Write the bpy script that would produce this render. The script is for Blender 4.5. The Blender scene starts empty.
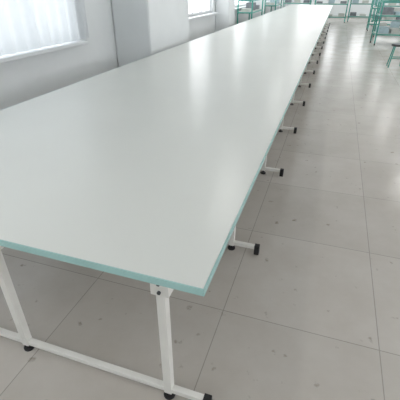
import bpy, bmesh, math, random
from mathutils import Matrix, Vector
random.seed(3)
sc=bpy.context.scene
sc.view_settings.view_transform='Standard'
col=sc.collection

def mat(name,c,rough=.5,metal=0,noise=0,nscale=3,spec=.5,bump=0):
    m=bpy.data.materials.new(name); m.use_nodes=True
    nt=m.node_tree; b=nt.nodes['Principled BSDF']
    b.inputs['Base Color'].default_value=(*c,1); b.inputs['Roughness'].default_value=rough
    b.inputs['Metallic'].default_value=metal; b.inputs['Specular IOR Level'].default_value=spec
    if noise or bump:
        tc=nt.nodes.new('ShaderNodeTexCoord'); n=nt.nodes.new('ShaderNodeTexNoise')
        n.inputs['Scale'].default_value=nscale; n.inputs['Detail'].default_value=5
        nt.links.new(tc.outputs['Object'],n.inputs['Vector'])
        if noise:
            r=nt.nodes.new('ShaderNodeValToRGB')
            r.color_ramp.elements[0].position=.3; r.color_ramp.elements[1].position=.7
            r.color_ramp.elements[0].color=(*[v*(1-noise) for v in c],1)
            r.color_ramp.elements[1].color=(*[min(1,v*(1+noise)) for v in c],1)
            nt.links.new(n.outputs['Fac'],r.inputs['Fac']); nt.links.new(r.outputs['Color'],b.inputs['Base Color'])
        if bump:
            bp=nt.nodes.new('ShaderNodeBump'); bp.inputs['Strength'].default_value=bump; bp.inputs['Distance'].default_value=.01
            nt.links.new(n.outputs['Fac'],bp.inputs['Height']); nt.links.new(bp.outputs['Normal'],b.inputs['Normal'])
    return m

M_top=mat('table_laminate',(.70,.715,.68),.28,noise=.02,nscale=1.2)
M_edge=mat('teal_edge_band',(.36,.58,.56),.25,noise=.06,nscale=6)
M_leg=mat('white_powder_coat',(.80,.79,.75),.4,noise=.03,nscale=8)
M_black=mat('black_rubber',(.015,.015,.017),.5,noise=.1,nscale=20)
M_wall=mat('wall_paint',(.80,.83,.84),.7,noise=.03,nscale=1.5,bump=.05)
M_ceil=mat('ceiling_paint',(.84,.85,.85),.8,noise=.02,nscale=2)
M_frame=mat('window_aluminium',(.78,.81,.83),.35,noise=.02,nscale=5)
M_teal=mat('teal_steel_tube',(.06,.33,.27),.4,noise=.08,nscale=9)
M_board=mat('grey_board',(.50,.53,.50),.5,noise=.08,nscale=4)
M_dark=mat('dark_plastic',(.05,.055,.06),.4,noise=.1,nscale=9)
M_grey=mat('grey_cloth',(.22,.24,.26),.9,noise=.2,nscale=9)
M_blue=mat('pale_blue_cloth',(.40,.52,.56),.9,noise=.1,nscale=9)
M_curt=mat('sheer_curtain',(.82,.85,.87),.8,noise=.03,nscale=12)
nt=M_curt.node_tree; tr=nt.nodes.new('ShaderNodeBsdfTranslucent'); tr.inputs['Color'].default_value=(.6,.64,.67,1)
ms=nt.nodes.new('ShaderNodeMixShader'); ms.inputs['Fac'].default_value=.35
nt.links.new(nt.nodes['Principled BSDF'].outputs[0],ms.inputs[1]); nt.links.new(tr.outputs[0],ms.inputs[2])
nt.links.new(ms.outputs[0],nt.nodes['Material Output'].inputs['Surface'])

M_floor=bpy.data.materials.new('polished_floor_tile'); M_floor.use_nodes=True
nt=M_floor.node_tree; b=nt.nodes['Principled BSDF']
tc=nt.nodes.new('ShaderNodeTexCoord'); mp=nt.nodes.new('ShaderNodeMapping')
mp.inputs['Location'].default_value=(.33,.22,0)
br=nt.nodes.new('ShaderNodeTexBrick'); br.offset=0; br.squash=1
br.inputs['Scale'].default_value=1; br.inputs['Brick Width'].default_value=.8; br.inputs['Row Height'].default_value=.8
br.inputs['Mortar Size'].default_value=.0025; br.inputs['Mortar Smooth'].default_value=.1
br.inputs['Color1'].default_value=(.54,.51,.47,1); br.inputs['Color2'].default_value=(.58,.55,.51,1)
br.inputs['Mortar'].default_value=(.36,.34,.31,1)
n=nt.nodes.new('ShaderNodeTexNoise'); n.inputs['Scale'].default_value=2.2; n.inputs['Detail'].default_value=8; n.inputs['Roughness'].default_value=.65
r=nt.nodes.new('ShaderNodeValToRGB'); r.color_ramp.elements[0].position=.3; r.color_ramp.elements[0].color=(.88,.86,.84,1)
r.color_ramp.elements[1].position=.65; r.color_ramp.elements[1].color=(1,1,1,1)
n2=nt.nodes.new('ShaderNodeTexNoise'); n2.inputs['Scale'].default_value=13; n2.inputs['Detail'].default_value=4
r2=nt.nodes.new('ShaderNodeValToRGB'); r2.color_ramp.elements[0].position=.66; r2.color_ramp.elements[0].color=(1,1,1,1)
r2.color_ramp.elements[1].position=.75; r2.color_ramp.elements[1].color=(.58,.55,.51,1)
L=nt.links.new
mx=nt.nodes.new('ShaderNodeMixRGB'); mx.blend_type='MULTIPLY'; mx.inputs['Fac'].default_value=1
mx2=nt.nodes.new('ShaderNodeMixRGB'); mx2.blend_type='MULTIPLY'; mx2.inputs['Fac'].default_value=1
L(tc.outputs['Object'],mp.inputs['Vector']); L(mp.outputs['Vector'],br.inputs['Vector']); L(tc.outputs['Object'],n.inputs['Vector']); L(tc.outputs['Object'],n2.inputs['Vector'])
L(n.outputs['Fac'],r.inputs['Fac']); L(n2.outputs['Fac'],r2.inputs['Fac'])
L(br.outputs['Color'],mx.inputs['Color1']); L(r.outputs['Color'],mx.inputs['Color2'])
L(mx.outputs['Color'],mx2.inputs['Color1']); L(r2.outputs['Color'],mx2.inputs['Color2'])
L(mx2.outputs['Color'],b.inputs['Base Color'])
b.inputs['Specular IOR Level'].default_value=.5
mr=nt.nodes.new('ShaderNodeMapRange'); mr.inputs['To Min'].default_value=.14; mr.inputs['To Max'].default_value=.30
L(n.outputs['Fac'],mr.inputs['Value']); L(mr.outputs['Result'],b.inputs['Roughness'])

def abox(bm,x0,x1,y0,y1,z0,z1,mi=0):
    vs=[bm.verts.new((x,y,z)) for z in (z0,z1) for y in (y0,y1) for x in (x0,x1)]
    for f in ((0,2,3,1),(4,5,7,6),(0,1,5,4),(2,6,7,3),(0,4,6,2),(1,3,7,5)):
        fc=bm.faces.new([vs[i] for i in f]); fc.material_index=mi
def tube(bm,a,b_,r,mi=0,seg=10):
    a=Vector(a); b_=Vector(b_); d=b_-a
    q=d.to_track_quat('Z','Y').to_matrix().to_4x4()
    res=bmesh.ops.create_cone(bm,cap_ends=True,segments=seg,radius1=r,radius2=r,depth=d.length,matrix=Matrix.Translation((a+b_)/2)@q)
    for v in res['verts']:
        for f in v.link_faces: f.material_index=mi
def obj(name,bm,mats,parent=None,bevel=0,loc=None,rot=0):
    me=bpy.data.meshes.new(name); bm.normal_update(); bm.to_mesh(me); bm.free()
    for m in mats: me.materials.append(m)
    o=bpy.data.objects.new(name,me); col.objects.link(o)
    if parent: o.parent=parent
    if bevel:
        md=o.modifiers.new('bev','BEVEL'); md.width=bevel; md.segments=2; md.limit_method='ANGLE'
    if loc: o.location=loc
    o.rotation_euler[2]=rot
    return o
def empty(name,loc=(0,0,0)):
    e=bpy.data.objects.new(name,None); col.objects.link(e); e.location=loc; return e

# ---------------- room
XL,XR,Y0,Y1,H=-2.85,4.6,-3.0,24.0,3.2
bm=bmesh.new(); abox(bm,XL-.2,XR+.2,Y0-.2,Y1+.2,-.1,0); obj('floor',bm,[M_floor])
bm=bmesh.new(); abox(bm,XL-.2,XR+.2,Y0-.2,Y1+.2,H,H+.1); obj('ceiling',bm,[M_ceil])
def winwall(name,x0,x1,wins,sill,head):
    bm=bmesh.new(); ys=Y0
    for a,b_ in wins:
        abox(bm,x0,x1,ys,a,0,H); abox(bm,x0,x1,a,b_,0,sill); abox(bm,x0,x1,a,b_,head,H); ys=b_
    abox(bm,x0,x1,ys,Y1,0,H)
    obj(name,bm,[M_wall])
winsL=[(-2.2,.3),(.9,3.9),(6.8,9.4),(10.4,13.8),(14.8,18.2),(19.2,22.6)]
winsR=[(-2,1.5),(2.5,6),(7,10.5),(11.5,15),(16,19.5),(20.2,23.2)]
winwall('wall_left',XL-.2,XL,winsL,1.0,2.7)
winwall('wall_right',XR,XR+.2,winsR,.95,2.7)
bm=bmesh.new(); wf=[(-2.2,.2),(1.0,4.0)]
xs=XL-.2
for a,b_ in wf:
    abox(bm,xs,a,Y1,Y1+.2,0,H); abox(bm,a,b_,Y1,Y1+.2,0,1.0); abox(bm,a,b_,Y1,Y1+.2,2.7,H); xs=b_
abox(bm,xs,XR+.2,Y1,Y1+.2,0,H); obj('wall_back',bm,[M_wall])
bm=bmesh.new(); abox(bm,XL-.2,XR+.2,Y0-.2,Y0,0,H); obj('wall_front',bm,[M_wall])
wi=0
def window(x0,x1,y0,y1,z0,z1,axis):
    global wi; wi+=1
    bm=bmesh.new(); t=.05
    if axis=='y':
        abox(bm,x0,x1,y0,y1,z0,z0+t); abox(bm,x0,x1,y0,y1,z1-t,z1)
        k=4
        for i in range(k+1):
            c=y0+(y1-y0-t)*i/k; abox(bm,x0,x1,c,c+t,z0+t,z1-t)
        abox(bm,x0,x1,y0+t,y1-t,z0+1.15,z0+1.2)
    else:
        abox(bm,x0,x1,y0,y1,z0,z0+t); abox(bm,x0,x1,y0,y1,z1-t,z1)
        for i in range(4):
            c=x0+(x1-x0-t)*i/3; abox(bm,c,c+t,y0,y1,z0+t,z1-t)
    obj('window_%d'%wi,bm,[M_frame],bevel=.004)
for a,b_ in winsL: window(XL-.12,XL-.06,a,b_,1.0,2.7,'y')
for a,b_ in winsR: window(XR+.06,XR+.12,a,b_,.95,2.7,'y')
for a,b_ in wf: window(a,b_,Y1+.06,Y1+.12,1.0,2.7,'x')
bm=bmesh.new()
for a,b_ in winsL: abox(bm,XL-.05,XL+.12,a-.05,b_+.05,.965,1.0)
obj('trim_1',bm,[M_frame],bevel=.005)
bm=bmesh.new()
for y in (4.75,9.6,14.0,18.4):
    abox(bm,XL,XL+.55 if y<6 else XL+.35,y,y+1.5 if y<6 else y+.6,0,H)
obj('wall_pillars',bm,[M_wall],bevel=.03)
bm=bmesh.new(); abox(bm,XL,XR,Y1-.015,Y1,0,.12); obj('baseboard_back',bm,[M_board])

# sheer curtain hanging on a rod over the near left window
cur=empty('window_curtain',(0,0,0))
bm=bmesh.new(); prev=None; N=260
for i in range(N+1):
    y=.85+(4.1-.85)*i/N
    row=[]
    for z,amp in ((1.01,.022),(1.4,.02),(2.0,.017),(2.75,.012)):
        row.append(bm.verts.new((XL+.055+amp*math.sin(y*38+.7*math.sin(y*5)),y,z)))
    if prev:
        for k in range(3):
            f=bm.faces.new((prev[k],row[k],row[k+1],prev[k+1])); f.smooth=True
    prev=row
obj('curtain_cloth',bm,[M_curt],cur)
bm=bmesh.new(); tube(bm,(XL+.055,.75,2.77),(XL+.055,4.2,2.77),.014)
for y in (.8,2.5,4.15): tube(bm,(XL,y,2.77),(XL+.055,y,2.77),.01)
obj('curtain_rod',bm,[M_frame],cur)

# ---------------- cutting table
tbl=empty('cutting_table')
TX0,TX1,TY0,TY1=-2.13,-.232,.724,19.8
bm=bmesh.new(); abox(bm,TX0+.004,TX1-.004,TY0+.004,TY1-.004,.772,.80)
obj('table_top',bm,[M_top],tbl,bevel=.003)
bm=bmesh.new()
t=.004;z0,z1=.7725,.7985
abox(bm,TX0,TX1,TY0,TY0+t,z0,z1); abox(bm,TX0,TX1,TY1-t,TY1,z0,z1)
abox(bm,TX0,TX0+t,TY0+t,TY1-t,z0,z1); abox(bm,TX1-t,TX1,TY0+t,TY1-t,z0,z1)
obj('edge_band',bm,[M_edge],tbl)
legy=[.84,1.93,3.15,4.37,5.6,6.8,8.0,9.2,10.4,11.6,12.8,14,15.2,16.4,17.6,18.6,19.6]
legx=[-.425,-1.18,-1.94]
bm=bmesh.new(); bf=bmesh.new(); bh=bmesh.new()
for x in legx: abox(bm,x-.018,x+.018,.80,19.65,.735,.772)
for y in legy:
    abox(bm,TX0+.08,TX1-.08,y-.0175,y+.0175,.7355,.7715)
    for x in legx:
        abox(bm,x-.018,x+.018,y-.018,y+.018,.035,.736)
        abox(bm,x-.035,x+.035,y-.023,y+.023,.62,.70)
        for zz in (.64,.68): tube(bh,(x,y-.023,zz),(x,y-.03,zz),.007)
        tube(bf,(x,y,0),(x,y,.012),.026,0,16); tube(bf,(x,y,.01),(x,y,.04),.008,0,8)
    abox(bm,TX0+.09,-.262,y-.014,y+.014,.04,.066)
    abox(bf,-.268,-.235,y-.018,y+.018,0,.07); abox(bf,TX0+.06,TX0+.10,y-.018,y+.018,0,.07)
obj('leg_frame',bm,[M_leg],tbl,bevel=.003); obj('rubber_feet',bf,[M_black],tbl,bevel=.003); obj('bolts',bh,[M_dark],tbl)

# ---------------- teal racks
def rack(x,y,w=1.2,d=.6,h=1.3,shelves=(.25,.8),rot=0,stuff=True,name='steel_shelf_rack'):
    bm=bmesh.new()
    for sx in (-w/2,w/2):
        for sy in (-d/2,d/2): 
            tube(bm,(sx,sy,.06),(sx,sy,h),.02)
            tube(bm,(sx-.012,sy,.03),(sx+.012,sy,.03),.03,1,12)
    for z in list(shelves)+[h]:
        for sy in (-d/2,d/2): tube(bm,(-w/2,sy,z),(w/2,sy,z),.018)
        for sx in (-w/2,w/2): tube(bm,(sx,-d/2,z),(sx,d/2,z),.018)
    for z in shelves: abox(bm,-w/2+.01,w/2-.01,-d/2+.01,d/2-.01,z+.012,z+.03,2)
    if stuff:
        for z in shelves:
            for k in range(3):
                cx=-w/2+.2+k*(w-.4)/2; hh=random.uniform(.06,.2)
                abox(bm,cx-.14,cx+.14,-d/2+.08,d/2-.08,z+.03,z+.03+hh,random.choice([3,4,2]))
    obj(name,bm,[M_teal,M_black,M_board,M_grey,M_blue],loc=(x,y,0),rot=rot)
rack(-.35,20.9,1.5,.6,1.35); rack(-2.0,21.3,1.3,.6,1.35); rack(1.2,21.5,1.3,.6,1.25)
rack(1.72,13.2,1.1,.6,1.15,rot=.12,shelves=(.3,.8)); rack(1.95,15.2,1.2,.6,1.15,rot=-.1,shelves=(.3,.75)); rack(1.9,17.4,1.3,.6,1.2,stuff=False); rack(2.2,19.6,1.3,.6,1.2)
rack(-2.46,12.0,1.6,.4,1.2,rot=math.pi/2,shelves=(.3,.9)); rack(-2.46,16.4,1.6,.4,1.2,rot=math.pi/2,shelves=(.3,.9))
def stool(x,y):
    bm=bmesh.new()
    res=bmesh.ops.create_cone(bm,cap_ends=True,segments=28,radius1=.16,radius2=.155,depth=.04,matrix=Matrix.Translation((0,0,.46)))
    for v in res['verts']:
        for f in v.link_faces: f.material_index=1
    for i in range(4):
        a=math.pi/4+i*math.pi/2
        tube(bm,(.12*math.cos(a),.12*math.sin(a),.45),(.19*math.cos(a),.19*math.sin(a),0.01),.012)
        c=a+math.pi/2
        tube(bm,(.16*math.cos(a),.16*math.sin(a),.2),(.16*math.cos(c),.16*math.sin(c),.2),.008)
    obj('work_stool',bm,[M_teal,M_dark],loc=(x,y,0))
stool(1.38,9.3)

# ---------------- lights
for j,y in enumerate((0,5,10,15,20)):  # unseen ceiling fittings, added to keep the closed room from going dark
    for x in (-1.2,2.4):
        e=empty('added_ceiling_lamp',(x,y,H-.12))
        bm=bmesh.new(); abox(bm,-.07,.07,-.62,.62,.03,.12); tube(bm,(0,-.6,.0),(0,.6,.0),.016)
        abox(bm,-.03,.03,-.62,-.6,-.02,.04); abox(bm,-.03,.03,.6,.62,-.02,.04)
        o=obj('added_lamp_body',bm,[M_leg],e)
        l=bpy.data.lights.new('tube','AREA'); l.shape='RECTANGLE'; l.size=.1; l.size_y=1.2; l.energy=9; l.color=(1,.99,.97)  # fill light carried by the added fitting
        lo=bpy.data.objects.new('added_fill_light',l); col.objects.link(lo); lo.parent=e; lo.location=(0,0,-.03)
w=bpy.data.worlds.new('sky'); sc.world=w; w.use_nodes=True
bg=w.node_tree.nodes['Background']; bg.inputs['Color'].default_value=(.97,.985,1,1); bg.inputs['Strength'].default_value=3.5

# ---------------- camera
cam=bpy.data.cameras.new('cam'); co=bpy.data.objects.new('camera',cam); col.objects.link(co); sc.camera=co
cam.lens=32.5; cam.sensor_width=36; cam.clip_start=.02
R=Vector((.947,.3205,0)).normalized(); F=Vector((-.2756,.815,-.510)).normalized()
U=R.cross(F).normalized(); R=F.cross(U).normalized()
co.matrix_world=Matrix(((R.x,U.x,-F.x,0),(R.y,U.y,-F.y,0),(R.z,U.z,-F.z,1.55),(0,0,0,1)))
